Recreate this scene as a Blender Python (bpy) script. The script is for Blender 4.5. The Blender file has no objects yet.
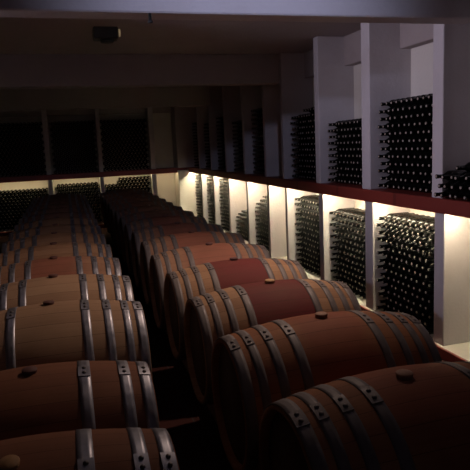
import bpy, math, random
import numpy as np
from mathutils import Matrix, Vector

SC = bpy.context.scene
COL = SC.collection
random.seed(7)
PI = math.pi

# ------------------------------------------------------------------ helpers
class MB:
    """collects simple solids and links them as ONE mesh object"""
    def __init__(self):
        self.v, self.f, self.m, self.sm = [], [], [], []
    def box(self, x0, x1, y0, y1, z0, z1, mi=0):
        b = len(self.v)
        self.v += [(x, y, z) for z in (z0, z1) for y in (y0, y1) for x in (x0, x1)]
        for q in ((0, 2, 3, 1), (4, 5, 7, 6), (0, 1, 5, 4), (2, 6, 7, 3), (0, 4, 6, 2), (1, 3, 7, 5)):
            self.f.append(tuple(b + i for i in q)); self.m.append(mi); self.sm.append(False)
        return self
    def bevbox(self, x0, x1, y0, y1, z0, z1, e=.006, mi=0):
        """box with chamfered vertical/horizontal edges (24 vertices)"""
        import bmesh
        bm = bmesh.new()
        bmesh.ops.create_cube(bm, size=1)
        for v in bm.verts:
            v.co = ((x0 + x1) / 2 + v.co.x * (x1 - x0), (y0 + y1) / 2 + v.co.y * (y1 - y0), (z0 + z1) / 2 + v.co.z * (z1 - z0))
        bmesh.ops.bevel(bm, geom=list(bm.edges), offset=e, segments=1, affect='EDGES', profile=.5)
        bm.verts.index_update()
        b = len(self.v)
        self.v += [tuple(v.co) for v in bm.verts]
        for f in bm.faces:
            self.f.append(tuple(b + v.index for v in f.verts)); self.m.append(mi); self.sm.append(False)
        bm.free()
        return self
    def lathe(self, prof, seg=24, M=None, mi=0, smooth=True, a0=0., a1=2 * PI, close=False):
        """prof = [(axial, radius)...] revolved about the X axis"""
        full = abs(a1 - a0 - 2 * PI) < 1e-6
        n = seg if full else seg + 1
        b = len(self.v)
        for (a, r) in prof:
            for k in range(n):
                t = a0 + (a1 - a0) * k / seg
                p = (a, r * math.sin(t), r * math.cos(t))
                if M is not None: p = tuple(M @ Vector(p))
                self.v.append(p)
        rows = len(prof)
        rr = range(rows) if close else range(rows - 1)
        for i in rr:
            i2 = (i + 1) % rows
            for k in range(seg):
                k2 = (k + 1) % n
                self.f.append((b + i * n + k, b + i2 * n + k, b + i2 * n + k2, b + i * n + k2))
                self.m.append(mi); self.sm.append(smooth)
        if not full and close:
            self.f.append(tuple(b + i * n for i in range(rows))); self.m.append(mi); self.sm.append(False)
            self.f.append(tuple(b + i * n + n - 1 for i in reversed(range(rows)))); self.m.append(mi); self.sm.append(False)
        return self
    def mesh(self, name, mats):
        me = bpy.data.meshes.new(name)
        me.from_pydata(self.v, [], self.f)
        for m in mats: me.materials.append(m)
        me.polygons.foreach_set('material_index', self.m)
        me.polygons.foreach_set('use_smooth', self.sm)
        me.update()
        return me
    def build(self, name, mats, parent=None, loc=None):
        if not isinstance(mats, (list, tuple)): mats = [mats]
        return link(name, self.mesh(name, mats), parent, loc)

def link(name, data, parent=None, loc=None):
    o = bpy.data.objects.new(name, data); COL.objects.link(o)
    if parent is not None: o.parent = parent
    if loc is not None: o.location = loc
    return o

def tag(o, label, cat, group=None, kind=None):
    o['label'] = label; o['category'] = cat
    if group: o['group'] = group
    if kind: o['kind'] = kind
    return o

def structure(o):
    o['kind'] = 'structure'; return o

def thing(name, loc, label, cat, group=None):
    return tag(link(name, None, None, loc), label, cat, group)

ORD = ['zeroth', 'first', 'second', 'third', 'fourth', 'fifth', 'sixth', 'seventh', 'eighth', 'ninth', 'tenth',
       'eleventh', 'twelfth', 'thirteenth', 'fourteenth', 'fifteenth', 'sixteenth']

# ------------------------------------------------------------------ materials
def newmat(name):
    m = bpy.data.materials.new(name); m.use_nodes = True
    nt = m.node_tree
    b = nt.nodes['Principled BSDF']
    return m, nt, b
def N(nt, t, **kw):
    n = nt.nodes.new(t)
    for k, v in kw.items(): setattr(n, k, v)
    return n
def math_node(nt, op, a, b=None, c=None):
    n = N(nt, 'ShaderNodeMath', operation=op)
    for i, s in enumerate((a, b, c)):
        if s is None: continue
        if isinstance(s, (int, float)): n.inputs[i].default_value = s
        else: nt.links.new(s, n.inputs[i])
    return n.outputs[0]
def mixc(nt, fac, a, b, mode='MIX'):
    n = N(nt, 'ShaderNodeMix', data_type='RGBA', blend_type=mode)
    for i, s in ((0, fac), (6, a), (7, b)):
        if isinstance(s, (int, float)): n.inputs[i].default_value = s
        elif isinstance(s, tuple): n.inputs[i].default_value = s if len(s) == 4 else s + (1,)
        else: nt.links.new(s, n.inputs[i])
    return n.outputs[2]
def plain(name, col, rough=.6, metal=0., var=.15, scale=12., bump=.0, spec=.5):
    m, nt, b = newmat(name)
    tc = N(nt, 'ShaderNodeTexCoord')
    no = N(nt, 'ShaderNodeTexNoise'); no.inputs['Scale'].default_value = scale; no.inputs['Detail'].default_value = 5
    nt.links.new(tc.outputs['Object'], no.inputs['Vector'])
    d = tuple(c * (1 - var) for c in col); l = tuple(min(1, c * (1 + var)) for c in col)
    nt.links.new(mixc(nt, no.outputs['Fac'], d, l), b.inputs['Base Color'])
    b.inputs['Roughness'].default_value = rough; b.inputs['Metallic'].default_value = metal
    if metal > .2:
        nt.links.new(math_node(nt, 'MULTIPLY_ADD', no.outputs['Fac'], .5, rough - .25), b.inputs['Roughness'])
    b.inputs['Specular IOR Level'].default_value = spec
    if bump:
        bp = N(nt, 'ShaderNodeBump'); bp.inputs['Strength'].default_value = bump; bp.inputs['Distance'].default_value = .01
        nt.links.new(no.outputs['Fac'], bp.inputs['Height']); nt.links.new(bp.outputs[0], b.inputs['Normal'])
    return m

def plaster(name, col, stain=(.5, .44, .34)):
    m, nt, b = newmat(name)
    tc = N(nt, 'ShaderNodeTexCoord')
    n1 = N(nt, 'ShaderNodeTexNoise'); n1.inputs['Scale'].default_value = 2.2; n1.inputs['Detail'].default_value = 6
    n2 = N(nt, 'ShaderNodeTexNoise'); n2.inputs['Scale'].default_value = 45; n2.inputs['Detail'].default_value = 4
    for n in (n1, n2): nt.links.new(tc.outputs['Object'], n.inputs['Vector'])
    rp = N(nt, 'ShaderNodeValToRGB'); rp.color_ramp.elements[0].position = .52; rp.color_ramp.elements[1].position = .75
    nt.links.new(n1.outputs['Fac'], rp.inputs[0])
    c = mixc(nt, math_node(nt, 'MULTIPLY', rp.outputs[0], .35), col, stain)
    c = mixc(nt, math_node(nt, 'MULTIPLY', n2.outputs['Fac'], .18), c, tuple(x * .55 for x in col))
    nt.links.new(c, b.inputs['Base Color']); b.inputs['Roughness'].default_value = .88
    bp = N(nt, 'ShaderNodeBump'); bp.inputs['Strength'].default_value = .35; bp.inputs['Distance'].default_value = .006
    nt.links.new(n2.outputs['Fac'], bp.inputs['Height']); nt.links.new(bp.outputs[0], b.inputs['Normal'])
    return m

AX = .55            # height of a full size barrel's axis above the floor
def oak(name, base, dark, mid=None, midw=.28, soft=.0, midamt=1., nst=26):
    """staves round the X axis of the mesh, axis through the mesh origin; mid = colour of the wine stained middle"""
    m, nt, b = newmat(name)
    tc = N(nt, 'ShaderNodeTexCoord'); sp = N(nt, 'ShaderNodeSeparateXYZ')
    nt.links.new(tc.outputs['Object'], sp.inputs[0])
    ang = math_node(nt, 'ARCTAN2', sp.outputs['Y'], sp.outputs['Z'])
    st = math_node(nt, 'MULTIPLY_ADD', ang, nst / (2 * PI), 50.5)
    idx = math_node(nt, 'FLOOR', st); fr = math_node(nt, 'FRACT', st)
    oi = N(nt, 'ShaderNodeObjectInfo')
    wn = N(nt, 'ShaderNodeTexWhiteNoise', noise_dimensions='2D')
    cv = N(nt, 'ShaderNodeCombineXYZ'); nt.links.new(idx, cv.inputs[0]); nt.links.new(math_node(nt, 'MULTIPLY', oi.outputs['Random'], 37.), cv.inputs[1])
    nt.links.new(cv.outputs[0], wn.inputs['Vector'])
    # grain: noise stretched along the stave
    gv = N(nt, 'ShaderNodeCombineXYZ')
    nt.links.new(math_node(nt, 'MULTIPLY', sp.outputs['X'], 2.), gv.inputs[0])
    nt.links.new(math_node(nt, 'MULTIPLY', st, 6.), gv.inputs[1]); nt.links.new(math_node(nt, 'MULTIPLY', wn.outputs['Value'], 31.), gv.inputs[2])
    gn = N(nt, 'ShaderNodeTexNoise'); gn.inputs['Scale'].default_value = 1.6; gn.inputs['Detail'].default_value = 6
    nt.links.new(gv.outputs[0], gn.inputs['Vector'])
    blo = N(nt, 'ShaderNodeTexNoise'); blo.inputs['Scale'].default_value = 4.5; blo.inputs['Detail'].default_value = 4
    off = N(nt, 'ShaderNodeVectorMath', operation='ADD')
    nt.links.new(tc.outputs['Object'], off.inputs[0]); 
    cc = N(nt, 'ShaderNodeCombineXYZ'); nt.links.new(math_node(nt, 'MULTIPLY', oi.outputs['Random'], 23.), cc.inputs[2]); nt.links.new(cc.outputs[0], off.inputs[1])
    nt.links.new(off.outputs[0], blo.inputs['Vector'])
    f = math_node(nt, 'MULTIPLY_ADD', wn.outputs['Value'], .5, math_node(nt, 'MULTIPLY', gn.outputs['Fac'], .6))
    c = mixc(nt, f, base, dark)
    if mid:
        ax = math_node(nt, 'ABSOLUTE', sp.outputs['X'])
        if soft:
            e = math_node(nt, 'SUBTRACT', 1., math_node(nt, 'DIVIDE', math_node(nt, 'MULTIPLY_ADD', blo.outputs['Fac'], soft * 1.6, math_node(nt, 'SUBTRACT', ax, soft * .8)), midw))
            e = math_node(nt, 'MINIMUM', math_node(nt, 'MAXIMUM', math_node(nt, 'MULTIPLY', e, 2.), 0.), 1.)
        else:
            e = math_node(nt, 'LESS_THAN', ax, midw)
        mc = mixc(nt, gn.outputs['Fac'], mid, tuple(x * .7 for x in mid))
        c = mixc(nt, math_node(nt, 'MULTIPLY', e, midamt), c, mc)
    # worn blotches
    c = mixc(nt, math_node(nt, 'MULTIPLY', blo.outputs['Fac'], .62), c, tuple(x * .42 for x in dark))
    # stave joints
    jd = math_node(nt, 'ABSOLUTE', math_node(nt, 'SUBTRACT', fr, .5))
    j = math_node(nt, 'GREATER_THAN', jd, .485)
    c = mixc(nt, math_node(nt, 'MULTIPLY', j, .6), c, tuple(x * .25 for x in dark))
    nt.links.new(c, b.inputs['Base Color'])
    b.inputs['Roughness'].default_value = .72; b.inputs['Specular IOR Level'].default_value = .12
    h = math_node(nt, 'SUBTRACT', math_node(nt, 'MULTIPLY', gn.outputs['Fac'], .3), j)
    bp = N(nt, 'ShaderNodeBump'); bp.inputs['Strength'].default_value = .4; bp.inputs['Distance'].default_value = .004
    nt.links.new(h, bp.inputs['Height']); nt.links.new(bp.outputs[0], b.inputs['Normal'])
    return m

def planks(name, base, dark, axis='Y', width=.09, rough=.6):
    m, nt, b = newmat(name)
    tc = N(nt, 'ShaderNodeTexCoord'); sp = N(nt, 'ShaderNodeSeparateXYZ'); nt.links.new(tc.outputs['Object'], sp.inputs[0])
    u = math_node(nt, 'MULTIPLY', sp.outputs[axis], 1 / width)
    fr = math_node(nt, 'FRACT', math_node(nt, 'ADD', u, 50.)); idx = math_node(nt, 'FLOOR', u)
    wn = N(nt, 'ShaderNodeTexWhiteNoise', noise_dimensions='1D'); nt.links.new(idx, wn.inputs['W'])
    no = N(nt, 'ShaderNodeTexNoise'); no.inputs['Scale'].default_value = 14; no.inputs['Detail'].default_value = 5
    nt.links.new(tc.outputs['Object'], no.inputs['Vector'])
    c = mixc(nt, math_node(nt, 'MULTIPLY_ADD', wn.outputs['Value'], .5, math_node(nt, 'MULTIPLY', no.outputs['Fac'], .5)), base, dark)
    j = math_node(nt, 'GREATER_THAN', math_node(nt, 'ABSOLUTE', math_node(nt, 'SUBTRACT', fr, .5)), .48)
    c = mixc(nt, math_node(nt, 'MULTIPLY', j, .45), c, tuple(x * .25 for x in dark))
    nt.links.new(c, b.inputs['Base Color']); b.inputs['Roughness'].default_value = rough
    return m

def tiles(name):
    m, nt, b = newmat(name)
    tc = N(nt, 'ShaderNodeTexCoord')
    br = N(nt, 'ShaderNodeTexBrick', offset=0.)
    br.inputs['Scale'].default_value = 3.2; br.inputs['Brick Width'].default_value = 1.; br.inputs['Row Height'].default_value = 1.
    br.inputs['Mortar Size'].default_value = .015
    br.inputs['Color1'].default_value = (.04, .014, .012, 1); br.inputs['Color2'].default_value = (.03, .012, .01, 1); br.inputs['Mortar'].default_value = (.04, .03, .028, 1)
    nt.links.new(tc.outputs['Object'], br.inputs['Vector'])
    nt.links.new(br.outputs['Color'], b.inputs['Base Color']); b.inputs['Roughness'].default_value = .9; b.inputs['Specular IOR Level'].default_value = .1
    return m

def emis(name, col, s):
    m, nt, b = newmat(name)
    b.inputs['Base Color'].default_value = (.8, .8, .8, 1)
    b.inputs['Emission Color'].default_value = col + (1,); b.inputs['Emission Strength'].default_value = s
    return m

M = {}
M['plaster'] = plaster('white_plaster', (.78, .75, .68))
M['concrete'] = plaster('grey_plaster', (.60, .57, .58), (.40, .35, .33))
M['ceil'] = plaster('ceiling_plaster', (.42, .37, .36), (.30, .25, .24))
M['shelf'] = planks('red_mahogany', (.28, .045, .03), (.19, .03, .022), 'Y', 1.07, .5)
M['oak_tan'] = oak('tan_oak', (.50, .30, .17), (.30, .16, .085))
M['oak_pale'] = oak('pale_oak', (.52, .35, .21), (.33, .20, .12))
M['oak_red'] = oak('red_stained_oak', (.46, .27, .16), (.28, .15, .09), (.36, .12, .08), .27, .12, .8)
M['oak_orange'] = oak('orange_oak', (.50, .235, .11), (.31, .125, .06), (.36, .09, .055), .20, .22, .6)
M['oak_brown_shaded'] = oak('shaded_brown_oak', (.33, .15, .08), (.20, .085, .05))  # brown wood darkened for the dim light on the two nearest left barrels
M['oak_wine'] = oak('wine_banded_oak', (.52, .33, .19), (.33, .18, .10), (.15, .006, .022), .19, 0, .95)
M['oak_far_shaded'] = oak('far_shaded_oak', (.31, .165, .11), (.19, .095, .065))  # shade at the far end of the rows, put into the wood colour
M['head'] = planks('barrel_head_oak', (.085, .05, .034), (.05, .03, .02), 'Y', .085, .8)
M['hoop'] = plain('dull_galvanised_steel', (.145, .125, .115), .6, .25, .35, 30)
M['hoop_bright'] = plain('bright_galvanised_steel', (.27, .275, .30), .46, .75, .4, 30)
M['rivet'] = plain('rivet_iron', (.10, .09, .085), .5, .5, .2, 40)
M['rivet_dull'] = plain('dull_rivet_iron', (.15, .13, .12), .6, .3)
M['bung'] = plain('bung_wood', (.30, .15, .08), .7, 0, .3, 60)
M['bung_dark'] = plain('dark_bung_wood', (.10, .04, .03), .7, 0, .3, 60)
M['bung_pale'] = plain('pale_bung_wood', (.42, .24, .10), .7, 0, .3, 60)
M['rail'] = plain('rail_timber', (.16, .09, .06), .8, 0, .3, 8)
M['glass'] = plain('dark_bottle_glass', (.005, .0055, .005), .24, 0, .2, 20, 0, .4)
M['cork'] = plain('pale_cork', (.40, .34, .28), .6, 0, .25, 80)
M['housing'] = plain('lamp_housing', (.25, .25, .24), .5, .2)
M['lampbox'] = plain('grey_lamp_body', (.05, .06, .06), .45, .3)
M['tube'] = emis('warm_tube', (1., .86, .58), 115.)
M['tube_dim'] = emis('warm_tube_dim', (1., .80, .45), 22.)
M['glint'] = emis('amber_lens_glint', (1., .72, .35), .12)  # painted glint: faint glow on the lens of a lamp that is off
M['frame'] = plain('window_frame_paint', (.5, .5, .5), .5)
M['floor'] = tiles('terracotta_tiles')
M['iron'] = plain('black_iron', (.03, .03, .03), .5, .6)

# ------------------------------------------------------------------ the room
XF, XB = 2.636, 3.06          # pillar fronts and niche back on the right wall
YF, YB = 12.87, 13.29         # the same on the back wall
CEIL = 2.77; SB, SLAB, ST = 1.114, 1.165, 1.225; BASE = .08
XL = -2.9; Y0 = -1.7
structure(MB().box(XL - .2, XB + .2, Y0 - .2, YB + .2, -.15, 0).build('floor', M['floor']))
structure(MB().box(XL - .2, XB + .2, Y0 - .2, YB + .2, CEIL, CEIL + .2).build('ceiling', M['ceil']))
structure(MB().box(XB, XB + .2, Y0, YB, 0, CEIL).build('wall_right', M['plaster']))
structure(MB().box(XL - .2, XB + .2, YB, YB + .2, 0, CEIL).build('wall_back', M['plaster']))
structure(MB().box(XL - .2, XL, Y0, YB, 0, CEIL).build('wall_left', M['concrete']))
# the wall behind the photographer, with an unseen high window added for its light
WX0, WX1, WZ0, WZ1 = .0, 1.9, 1.75, 2.65
wf = MB().box(XL - .2, WX0, Y0 - .2, Y0, 0, CEIL).box(WX1, XB + .2, Y0 - .2, Y0, 0, CEIL)
wf.box(WX0, WX1, Y0 - .2, Y0, 0, WZ0).box(WX0, WX1, Y0 - .2, Y0, WZ1, CEIL)
structure(wf.build('wall_front', M['concrete']))
fr = MB()
for a, b_ in ((WX0, WX0 + .05), (WX1 - .05, WX1), ((WX0 + WX1) / 2 - .02, (WX0 + WX1) / 2 + .02)): fr.box(a, b_, Y0 - .14, Y0 - .08, WZ0, WZ1)
fr.box(WX0, WX1, Y0 - .14, Y0 - .08, WZ0, WZ0 + .05).box(WX0, WX1, Y0 - .14, Y0 - .08, WZ1 - .05, WZ1)
structure(fr.build('added_window_1', M['frame']))

tr = 0
def trim(mb, mat):
    global tr
    tr += 1
    return structure(mb.build('trim_%d' % tr, mat))
# ceiling beams
trim(MB().bevbox(XL, XF + .01, 3.27, 3.45, 2.417, CEIL, .008), M['concrete'])
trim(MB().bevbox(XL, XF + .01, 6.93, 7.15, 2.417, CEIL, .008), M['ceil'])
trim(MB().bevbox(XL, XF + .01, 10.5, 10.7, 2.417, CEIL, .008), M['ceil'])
# pillars between the niches on the right wall, below and above the shelf
PIL = [(1.50, 1.59), (2.57, 2.66), (3.65, 3.775), (4.70, 4.85), (5.78, 5.89), (6.86, 6.93), (7.54, 7.62), (8.52, 8.60), (9.59, 9.67), (10.66, 10.74), (11.68, 11.76)]
for (a, b_) in PIL:
    trim(MB().bevbox(XF + .031, XB, a, b_, BASE, SLAB, .006), M['concrete'])
    trim(MB().bevbox(XF + .004, XB, a, b_, ST, CEIL, .006), M['concrete'])
# corner block
trim(MB().bevbox(2.39, XB, 12.79, YB, BASE, SLAB, .006), M['plaster'])
trim(MB().bevbox(2.39, XB, 12.79, YB, ST, CEIL, .006), M['concrete'])
# pillars on the back wall
BPIL = [(-2.62, -2.52), (-1.66, -1.55), (-.41, -.31), (.68, .77), (1.81, 1.92)]
for (a, b_) in BPIL:
    trim(MB().bevbox(a, b_, YF + .031, YB, BASE, SLAB, .006), M['concrete'])
    trim(MB().bevbox(a, b_, YF + .01, YB, ST, CEIL, .006), M['concrete'])
# lintels at the back of the niches
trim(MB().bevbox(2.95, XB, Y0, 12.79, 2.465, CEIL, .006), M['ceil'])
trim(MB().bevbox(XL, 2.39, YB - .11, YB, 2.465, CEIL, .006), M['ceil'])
# shelves and base boards
o = MB().bevbox(XF, XB - .001, .2, YF, SLAB, ST, .005).bevbox(XF - .004, XF + .03, .2, YF, SB, ST - .001, .005).build('wooden_shelf', M['shelf'])
tag(o, 'long red mahogany shelf running along the right wall above the lit niches', 'shelf')
o = MB().bevbox(XL, XF - .005, YF, YB - .001, SLAB, ST, .005).bevbox(XL, XF - .005, YF - .004, YF + .03, SB, ST - .001, .005).build('wooden_shelf', M['shelf'])
tag(o, 'dark red shelf across the far back wall above its lit niches', 'shelf')
trim(MB().box(XF + .012, XB, .2, YF + .10, 0, BASE), M['plaster'])
trim(MB().box(XL, XF + .012, YF + .10, YB, 0, BASE), M['plaster'])
o = MB().bevbox(XF - .01, XF + .012, .2, YF - .012, 0, BASE, .003).build('base_board', M['shelf'])
tag(o, 'low red board on the floor under the right wall niches', 'board')
o = MB().bevbox(XL, XF - .011, YF - .011, YF + .099, 0, BASE, .003).build('base_board', M['shelf'])
tag(o, 'low red board on the floor under the back wall niches', 'board')

# ------------------------------------------------------------------ strip lights under the shelves
BAYS = [(PIL[i][1], PIL[i + 1][0]) for i in range(len(PIL) - 1)] + [(PIL[-1][1], 12.79)]
NAMES = ['niche nearest the camera, out of frame', 'empty lit niche at right edge of photo', 'first lit niche holding a full bottle stack', 'second lit niche with bottle stack from the right',
         'third lit niche with bottle stack from the right', 'narrow empty lit niche along right wall', 'niche just past the narrow empty one', 'niche holding the shortest bottle stack',
         'third niche from the far right corner', 'second niche from the far right corner', 'niche against the far right corner']
for i, (a, b_) in enumerate(BAYS):
    if i == 0: continue
    cy = (a + b_) / 2
    if i == 1: a = b_ - .34; cy = (a + b_) / 2
    t = thing('strip_light', (2.690, cy, SLAB), 'warm strip light under the red shelf, ' + NAMES[i], 'light', 'strip lights under the right shelf')
    hl = (b_ - a) / 2 - .015
    MB().bevbox(-.022, .022, -hl, hl, -.016, 0, .003).build('housing', M['housing'], t)
    MB().box(-.017, .017, -hl + .01, hl - .01, -.021, -.0162).build('diffuser', M['tube'], t)
BB = [(BPIL[i][1], BPIL[i + 1][0]) for i in range(len(BPIL) - 1)] + [(BPIL[-1][1], 2.39)]
BN = ['behind the left barrels out of frame', 'leftmost niche of back wall', 'niche directly behind the left barrel row', 'niche above the aisle end', 'empty white niche of back wall']
for i, (a, b_) in enumerate(BB):
    if i == 0: continue
    t = thing('strip_light', ((a + b_) / 2, 12.95, SLAB), 'dim strip light under the back shelf, ' + BN[i], 'light', 'strip lights under the back shelf')
    hl = (b_ - a) / 2 - .015
    MB().bevbox(-hl, hl, -.022, .022, -.016, 0, .003).build('housing', M['housing'], t)
    MB().box(-hl + .01, hl - .01, -.017, .017, -.021, -.0162).build('diffuser', M['tube_dim'], t)

# ------------------------------------------------------------------ ceiling fixture and hook
t = thing('ceiling_lamp', (.45, 5.5, CEIL), 'small dark grey spotlight box on the ceiling beyond the near beam', 'lamp')
MB().bevbox(-.12, .10, -.09, .09, -.10, 0, .01).build('lamp_body', M['lampbox'], t)
MB().lathe([(-.004, .0), (-.004, .034), (.012, .034), (.012, 0)], 20, Matrix.Translation((.105, -.06, -.05))).build('lens', M['glint'], t)
MB().lathe([(-.125, .0), (-.125, .055), (-.10, .06), (-.10, 0)], 24, Matrix.Rotation(-PI / 2, 4, 'Y') @ Matrix.Translation((0, 0, 0))).build('reflector', M['lampbox'], t)
o = MB().lathe([(0, 0), (0, .008), (.035, .008), (.04, .014), (.05, .014), (.05, 0)], 12, Matrix.Translation((.51, 3.29, 2.417)) @ Matrix.Rotation(PI / 2, 4, 'Y')).build('ceiling_hook', M['iron'])
tag(o, 'tiny black iron hook under the lower edge of the near beam', 'hook')

# ------------------------------------------------------------------ barrels
RAD = {}
def barrel_r(x, L, rb, rh):
    u = abs(2 * x / L)
    return rb - (rb - rh) * u ** 1.9
def barrel_meshes(key, L, rb, rh, spans):
    h = L / 2
    n = 28
    xs = [-h + L * i / n for i in range(n + 1)]
    out = [(x, barrel_r(x, L, rb, rh)) for x in xs]
    ci = .024                         # stave thickness at the chime
    prof = [(-h + .035, 0.0), (-h + .035, rh - ci)] + [(-h + .004, rh - ci + .004), (-h, rh - .010)] + out[1:-1]
    prof = [(-h + .035, rh - ci), (-h + .004, rh - ci + .003), (-h, rh - ci + .008), (-h, rh - .004)] + out[1:-1] + \
           [(h, rh - .004), (h, rh - ci + .008), (h - .004, rh - ci + .003), (h - .035, rh - ci)]
    me = {}
    me['body'] = MB().lathe(prof, 72)
    me['head'] = MB().lathe([(0, 0), (0, rh - ci - .001), (.018, rh - ci - .001), (.018, 0)], 48)
    hoops = []
    for (a, b_) in spans:
        rr = [(h - b_ + (b_ - a) * i / 3) for i in range(4)]
        th = .0028
        pr = [(x, barrel_r(x, L, rb, rh) + th) for x in rr] + [(x, barrel_r(x, L, rb, rh) - .002) for x in reversed(rr)]
        hb = MB().lathe(pr, 72, close=True, smooth=True)
        # overlapped riveted end of the strip
        x0, x1 = h - b_ + .001, h - a - .001
        pl = [(x0, barrel_r(x0, L, rb, rh) + th * 2.2), (x1, barrel_r(x1, L, rb, rh) + th * 2.2), (x1, barrel_r(x1, L, rb, rh)), (x0, barrel_r(x0, L, rb, rh))]
        a0 = -.30 - .22
        hb.lathe(pl, 8, a0=a0, a1=-.28, close=True, smooth=False)
        rv = []
        xm = (x0 + x1) / 2
        for aa in (-.34, -.45):
            R = barrel_r(xm, L, rb, rh) + th * 2.2
            Mx = Matrix.Rotation(-aa, 4, 'X') @ Matrix.Translation((xm, 0, R)) @ Matrix.Rotation(-PI / 2, 4, 'Y')
            rv.append(MB().lathe([(-.001, .0085), (.003, .0075), (.005, .004), (.0055, .0)], 12, Mx))
        hoops.append((hb, rv))
    me['hoops'] = hoops
    return me

FOUR = [(.003, .048), (.074, .111), (.154, .193), (.252, .294)]
FOURL = [(.003, .050), (.075, .114), (.170, .212), (.280, .324)]
THREE = [(.004, .050), (.085, .130), (.240, .288)]
KIND = {}
def kind(key, L, rb, rh, spans):
    q = barrel_meshes(key, L, rb, rh, spans)
    d = dict(L=L, rb=rb, rh=rh, spans=spans, parts=q)
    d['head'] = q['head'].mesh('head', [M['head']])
    d['bodyv'] = {}
    d['hoopm'] = {}
    KIND[key] = d
kind('full', .93, .345, .29, FOUR)
kind('long', .97, .345, .29, FOURL)
kind('small', .94, .315, .26, THREE)
def make_barrel(key, x, y, wood, hoopmat, bungmat, label, group, roll=0., rivets=True, z=AX, hroll=-.2, bx=0.):
    d = KIND[key]; q = d['parts']; h = d['L'] / 2
    t = thing('wine_barrel', (x, y, z - d['rb']), label, 'barrel', group)
    off = Vector((0, 0, d['rb'])); Rm = Matrix.Rotation(roll, 4, 'X')
    Rh = Matrix.Rotation(hroll, 4, 'X')
    def put(name, me, parent=t, M4=None):
        o = link(name, me, parent)
        o.matrix_local = (Matrix.Translation(off) @ Rm @ (M4 or Matrix.Identity(4))) if parent is t else (M4 or Matrix.Identity(4))
        return o
    if wood not in d['bodyv']: d['bodyv'][wood] = q['body'].mesh('staves', [M[wood]])
    body = put('staves', d['bodyv'][wood])
    for s in (0, 1):
        R = Matrix.Rotation(PI * s, 4, 'Z')
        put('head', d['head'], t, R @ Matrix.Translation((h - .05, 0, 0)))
        for i, (hb, rv) in enumerate(q['hoops']):
            k = (hoopmat, i)
            if k not in d['hoopm']:
                d['hoopm'][k] = (hb.mesh('hoop', [M[hoopmat]]), [r.mesh('rivet', [M['rivet' if hoopmat == 'hoop_bright' else 'rivet_dull']]) for r in rv])
            # the other end is the mirror image, so the riveted laps stay on the same side
            mir = Matrix.Identity(4) if s == 0 else Matrix.Scale(-1, 4, (1, 0, 0))
            if s == 1:
                kk = (hoopmat, i, 'm')
                if kk not in d['hoopm']:
                    a, rl = d['hoopm'][k]
                    def mirrored(me):
                        c = me.copy(); c.transform(mir); c.flip_normals(); return c
                    d['hoopm'][kk] = (mirrored(a), [mirrored(r) for r in rl])
                k = kk
            hm, rl = d['hoopm'][k]
            ho = put('hoop', hm, t); ho.matrix_local = Matrix.Translation(off) @ Rh
            if rivets:
                for r in rl: link('rivet', r, ho)
    bk = ('bung', bungmat)
    if bk not in d['hoopm']:
        Mx = Matrix.Translation((0, 0, d['rb'])) @ Matrix.Rotation(-PI / 2, 4, 'Y')
        d['hoopm'][bk] = MB().lathe([(-.012, 0), (-.012, .026), (.004, .028), (.012, .030), (.015, .027), (.015, 0)], 20, Mx).mesh('bung', [M[bungmat]])
    put('bung', d['hoopm'][bk], t, Matrix.Translation((bx, 0, 0)))
    return t

RAIL = AX - barrel_r(.222, .93, .345, .29)
RXC = .599 + .465
right = [  # wood, bung, label
    ('oak_orange', 'bung', 'dull orange-brown oak barrel nearest the camera in right-hand row'),
    ('oak_orange', 'bung', 'orange oak barrel with reddish stained middle, second from the front of right row'),
    ('oak_wine', 'bung_pale', 'oak barrel with burgundy middle and pale bung, third in right row, nearer burgundy one'),
    ('oak_wine', 'bung_dark', 'oak barrel with burgundy middle, fourth in right row, farther burgundy one'),
    ('oak_red', 'bung_dark', 'reddish tan oak barrel directly behind the farther burgundy barrel in right row'),
    ('oak_red', 'bung_dark', 'reddish oak barrel, sixth from the front of right row')]
for k in range(15):
    if k < 6: w, bg, lab = right[k]
    else: w, bg, lab = ('oak_red' if k < 8 else 'oak_far_shaded'), 'bung_dark', 'dim oak barrel in the dark far part of right row, %s from the front' % ORD[k + 1]
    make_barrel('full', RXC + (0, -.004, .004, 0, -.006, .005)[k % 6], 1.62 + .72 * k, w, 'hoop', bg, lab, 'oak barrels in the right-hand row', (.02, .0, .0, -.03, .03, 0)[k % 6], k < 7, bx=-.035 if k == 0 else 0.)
LXC = .333 - .485
left = [('oak_brown_shaded', 'bung_pale', 'shade-darkened oak barrel with round pale bung nearest the camera in left row'),
        ('oak_brown_shaded', 'bung_dark', 'brown oak barrel with three bright hoops near its end, second in left row'),
        ('oak_pale', 'bung_dark', 'large pale tan oak barrel with round bung, third from the front of left row'),
        ('oak_pale', 'bung_dark', 'pale tan oak barrel with shiny end hoops, fourth from the front of left row'),
        ('oak_red', 'bung_dark', 'reddish-middled oak barrel behind the pale tan ones in left row'),
        ('oak_tan', 'bung_dark', 'tan oak barrel with dark bung, sixth from the front of left row'),
        ('oak_tan', 'bung_dark', 'dim tan oak barrel with dark bung, seventh from the front of left row')]
LY = [1.696, 2.335] + [3.13 + .70 * k for k in range(13)]
for k, y in enumerate(LY):
    if k < 7: w, bg, lab = left[k]
    else: w, bg, lab = ('oak_tan' if k < 9 else 'oak_far_shaded'), 'bung_dark', 'dim oak barrel in the dark far part of left row, %s from the front' % ORD[k + 1]
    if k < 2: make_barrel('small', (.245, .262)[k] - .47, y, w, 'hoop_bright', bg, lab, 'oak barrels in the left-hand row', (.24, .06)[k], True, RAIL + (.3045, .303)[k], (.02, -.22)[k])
    else: make_barrel('long', LXC + (0, .01, 0, -.015, -.02)[min(k - 2, 4)], y, w, 'hoop_bright', bg, lab, 'oak barrels in the left-hand row', (.0, .04, -.02)[k % 3], k < 7)
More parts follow.
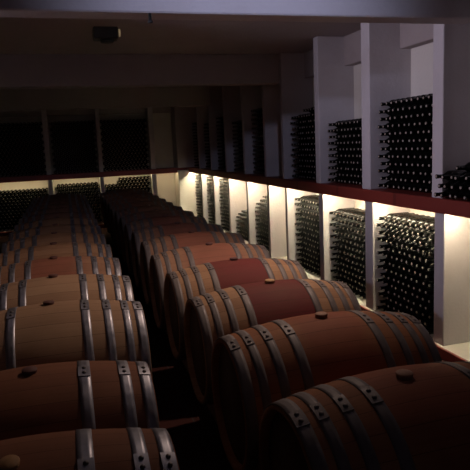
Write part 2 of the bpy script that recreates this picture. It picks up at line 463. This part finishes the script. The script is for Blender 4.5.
# timber rails the barrels lie on
for (xc, side, far) in ((RXC, 'right', 11.95), (LXC, 'left', 11.8)):
    for s, w_ in ((-1, 'left'), (1, 'right')):
        x = xc + s * .27
        rt_ = RAIL - (.0045 if side == 'left' else .001)
        o = MB().bevbox(x - .045, x + .045, 1.3, far, 0, rt_, .006).build('barrel_rail', M['rail'])
        tag(o, 'long timber rail on the floor under %s ends of the %s barrel row' % (w_, side), 'rail', 'timber rails under the barrels')

# ------------------------------------------------------------------ bottles
BL, BR = .30, .038
def bottle_profile(lo=False):
    if lo:
        return [(0, 0), (0, .034), (.006, BR), (-.185 * -1, BR), (.212, .027), (.232, .0155), (.29, .0145), (.30, .0155), (.30, .010)]
    return [(.012, 0), (.004, .022), (0, .032), (.002, .036), (.008, BR), (.10, BR), (.182, BR), (.196, .0365), (.208, .031), (.219, .0235), (.231, .0175),
            (.246, .015), (.282, .0138), (.283, .0158), (.298, .0158), (.300, .0145), (.300, .0098), (.296, .0095), (.292, 0)]
# base at the origin, neck pointing to -X (to the aisle)
FL = Matrix.Rotation(PI, 4, 'Z')
me_b = MB().lathe(bottle_profile(), 20, FL).mesh('wine_bottle', [M['glass']])
me_c = MB().lathe([(.288, 0), (.288, .0094), (.3015, .0096), (.3025, .0085), (.3025, 0)], 14, FL).mesh('cork', [M['cork']])
PITCH = .0795; VP = .0652
def stack(ya, yb, zbase, rows, xtip, skip=None, jit=.008, maxcol=99, gap=.002, xmax=3.057):
    """positions of lying bottles from the far pillar (yb) towards the near one; yields row, column, x, y, z"""
    out = []
    n = int((yb - ya - .002) / PITCH)
    for r in range(rows):
        nn = n if r % 2 == 0 else n - 1
        for c in range(min(nn, maxcol)):
            if skip and c < skip.get(r, 0): continue
            y = yb - gap - .038 - PITCH * c - (PITCH / 2 if r % 2 else 0)
            out.append((r, c, min(xtip + BL + random.uniform(-jit, jit), xmax), y, zbase + .0385 + VP * r))
    return out
def single(stk, fmt, group):
    for (r, c, x, y, z) in stk:
        o = link('wine_bottle', me_b, None, (x, y, z))
        o.rotation_euler = (random.uniform(0, 6.28), 0, 0)
        tag(o, fmt.format(c=ORD[c + 1], r=ORD[r + 1]), 'bottle', group)
        link('cork', me_c, o)
P = PIL
# the low pile at the right edge of the photo
single(stack(2.66, 3.65, ST, 3, 2.56, jit=.015, maxcol=9), 'dark wine bottle {c} from the pillar in {r} row up, low pile at right edge', 'bottles in the low pile at the right edge')
for i, (c, y) in enumerate(((2, 3.413), (5, 3.254))):
    o = link('wine_bottle', me_b, None, (2.585 + BL, y - .002, ST + .0385 + VP * 3)); link('cork', me_c, o)
    tag(o, ('lone dark bottle lying on top of the low pile nearest the pillar', 'second lone dark bottle on top of the low pile, farther from pillar')[i], 'bottle', 'bottles in the low pile at the right edge')
single(stack(3.775, 4.70, ST, 12, 2.708), 'dark bottle {c} from left in {r} row up, tallest near stack above red shelf', 'bottles in the near stack above the shelf')
single(stack(3.775, 4.70, BASE, 14, 2.688), 'dark bottle {c} from left in {r} row up, nearest lit stack below red shelf', 'bottles in the near lit stack below the shelf')
# all farther bottles: one mesh
far = []
far += stack(4.85, 5.78, ST, 10, 2.72); far += stack(4.85, 5.78, BASE, 13, 2.73)
far += stack(5.89, 6.86, ST, 13, 2.73, {12: 5}); far += stack(5.89, 6.86, BASE, 14, 2.75)
far += stack(7.62, 8.52, BASE, 13, 2.77, {10: 1, 11: 3, 12: 5}); far += stack(8.60, 9.59, BASE, 8, 2.75, {6: 2, 7: 4})
for a, b_ in ((9.67, 10.66), (10.74, 11.68), (11.76, 12.78)): far += stack(a, b_, BASE, 15, 2.755)
for a, b_, n in ((7.62, 8.52, 15), (8.60, 9.59, 13), (9.67, 10.66, 15), (10.74, 11.68, 14), (11.76, 12.78, 15)): far += stack(a, b_, ST, n, 2.77)
def lo_arrays(ends, turn):
    cr = .013 if turn else .010
    prof = bottle_profile(True); seg = 10
    V = []; F = []; MI = []
    for (a, r) in prof:
        for k in range(seg):
            t_ = 2 * PI * k / seg
            V.append((-a, r * math.sin(t_), r * math.cos(t_)))
    for i in range(len(prof) - 1):
        for k in range(seg):
            F.append((i * seg + k, i * seg + (k + 1) % seg, (i + 1) * seg + (k + 1) % seg, (i + 1) * seg + k)); MI.append(0)
    b = len(V)
    for k in range(seg):
        t_ = 2 * PI * k / seg; V.append((-.3015, cr * math.sin(t_), cr * math.cos(t_)))
    V.append((-.3015, 0, 0))
    for k in range(seg): F.append((b + k, b + (k + 1) % seg, b + seg, b + seg)); MI.append(1)
    V = np.array(V); F = np.array(F)
    if turn: V = np.stack([V[:, 1] * -1, V[:, 0], V[:, 2]], 1)
    return V, F, np.array(MI)
VV, FF, MM = [], [], []
def add_far(lst, turn=False):
    V, F, MI = lo_arrays(None, turn)
    for (r, c, x, y, z) in lst:
        base = sum_v[0]
        VV.append(V + np.array((x, y, z))); FF.append(F + base); MM.append(MI); sum_v[0] += len(V)
sum_v = [0]
add_far(far)
back = []
def back_stack(a, b_, z, rows, skip=None):
    for (r, c, x, y, zz) in stack(a, b_, z, rows, 12.98, skip, xmax=99): back.append((r, c, y, x, zz))
back_stack(-1.55, -.41, BASE, 13); back_stack(-2.52, -1.66, BASE, 13)
back_stack(-.31, .68, BASE, 14); 
for (r, c, x, y, zz) in stack(.77, 1.81, BASE, 15, 12.98, xmax=99): 
    if r < 13 or y > 1.06: back.append((r, c, y, x, zz))
for a, b_ in ((-1.55, -.41), (-.31, .68), (.77, 1.81)): back_stack(a, b_, ST, 17)
add_far(back, True)
verts = np.concatenate(VV); faces = np.concatenate(FF); mats = np.concatenate(MM)
tri = faces[:, 2] == faces[:, 3]
fl = [tuple(f[:3]) if t_ else tuple(f) for f, t_ in zip(faces.tolist(), tri.tolist())]
me = bpy.data.meshes.new('stacked_bottles'); me.from_pydata(verts.tolist(), [], fl)
me.materials.append(M['glass']); me.materials.append(M['cork'])
me.polygons.foreach_set('material_index', mats.astype(np.int32)); me.polygons.foreach_set('use_smooth', np.ones(len(fl), bool)); me.update()
o = link('stacked_bottles', me)
tag(o, 'mass of dark wine bottles stacked in all the farther niches of both walls', 'bottles', None, 'stuff')

# ------------------------------------------------------------------ light
def area(name, loc, target, sx, sy, power, col, spread=180):
    L = bpy.data.lights.new(name, 'AREA'); L.shape = 'RECTANGLE'; L.size = sx; L.size_y = sy; L.energy = power; L.color = col; L.spread = math.radians(spread)
    o = link(name, L, None, loc)
    o.rotation_euler = (Vector(target) - Vector(loc)).to_track_quat('-Z', 'Y').to_euler()
    return o
# added daylight fill through the unseen high window
# gives the nearest barrels a faint purple ambient
area('added_window_fill', (.95, Y0 - .3, 2.2), (.95, 3.3, 2.35), 1.8, .8, .6, (.72, .62, .9), 120)
def spot(name, loc, target, power, col, deg, blend, soft=.05):
    S = bpy.data.lights.new(name, 'SPOT'); S.energy = power; S.color = col; S.spot_size = math.radians(deg); S.spot_blend = blend; S.shadow_soft_size = soft
    so = link(name, S, None, loc)
    so.rotation_euler = (Vector(target) - Vector(loc)).to_track_quat('-Z', 'Y').to_euler()
# lamps added for their light: two cool spots on ceiling stems, out of frame, and the warm downlight behind the near beam
def added_stem_spot(loc, target, power, col, deg, label):
    SP = Vector(loc); dr = (Vector(target) - SP).normalized()
    t = thing('spotlight', (SP.x, SP.y, CEIL), label, 'lamp')
    MB().lathe([(0, 0), (0, .012), (CEIL - SP.z - .05, .012), (CEIL - SP.z - .05, 0)], 12, Matrix.Rotation(PI / 2, 4, 'Y')).build('stem', M['iron'], t)
    hm = Matrix.Translation(SP - Vector((SP.x, SP.y, CEIL))) @ dr.to_track_quat('X', 'Z').to_matrix().to_4x4()
    MB().lathe([(-.16, 0), (-.16, .045), (-.05, .06), (-.012, .06), (-.012, .052), (-.05, .05), (-.05, 0)], 24, hm).build('added_spot_head', M['iron'], t)
    spot('added_cool_spot', SP, target, power, col, deg, 1., .03)
added_stem_spot((-1.9, 3.62, 2.40), (2.64, 4.0, 2.36), 240, (.90, .79, 1.), 62, 'added cool spotlight on a ceiling stem above the left barrels, left of the frame')  # added to put cool light on the pillar fronts
added_stem_spot((1.0, 1.5, 2.62), (1.05, 3.27, 2.50), 66, (.66, .68, 1.), 74, 'added cool spotlight on a ceiling stem above the photographer, out of frame')  # added to put a bluish pool on the near beam
hm = Matrix.Rotation(PI / 2, 4, 'Y')
t = thing('spotlight', (1.70, 3.72, CEIL), 'added warm downlight can on the ceiling just behind the near beam, hidden by it', 'lamp')  # added lamp for the warm pool on the barrels
MB().lathe([(0, 0), (0, .015), (.02, .015), (.02, .055), (.13, .06), (.13, .05), (.06, .045), (.06, 0)], 24, hm).build('added_spot_head', M['iron'], t)
spot('added_warm_spot', (1.70, 3.72, 2.62), (.75, 3.6, .8), 112, (1., .71, .57), 114, 1., .045)
w = bpy.data.worlds.new('world'); SC.world = w; w.use_nodes = True
w.node_tree.nodes['Background'].inputs[0].default_value = (.35, .4, .7, 1); w.node_tree.nodes['Background'].inputs[1].default_value = .01

# ------------------------------------------------------------------ camera
cam = bpy.data.cameras.new('camera'); co = link('camera', cam)
Rm = [[0.958795780053374, -0.28060648694212853, -0.044392022231915795], [-0.08584581117324272, -0.13720952796689465, -0.9868151002792315], [0.2708157101348624, 0.9499650229987938, -0.15564480788979496]]
cam.sensor_fit = 'HORIZONTAL'; cam.sensor_width = 36; cam.lens = 575.67 / 470 * 36
mw = Matrix.Identity(4)
for i in range(3):
    mw[i][0] = Rm[0][i]; mw[i][1] = -Rm[1][i]; mw[i][2] = -Rm[2][i]
mw[2][3] = 1.69
co.matrix_world = mw
cam.clip_start = .05
SC.camera = co
vs = SC.view_settings
vs.view_transform = 'Standard'; vs.look = 'None'; vs.gamma = 1; vs.exposure = 0; vs.use_curve_mapping = False
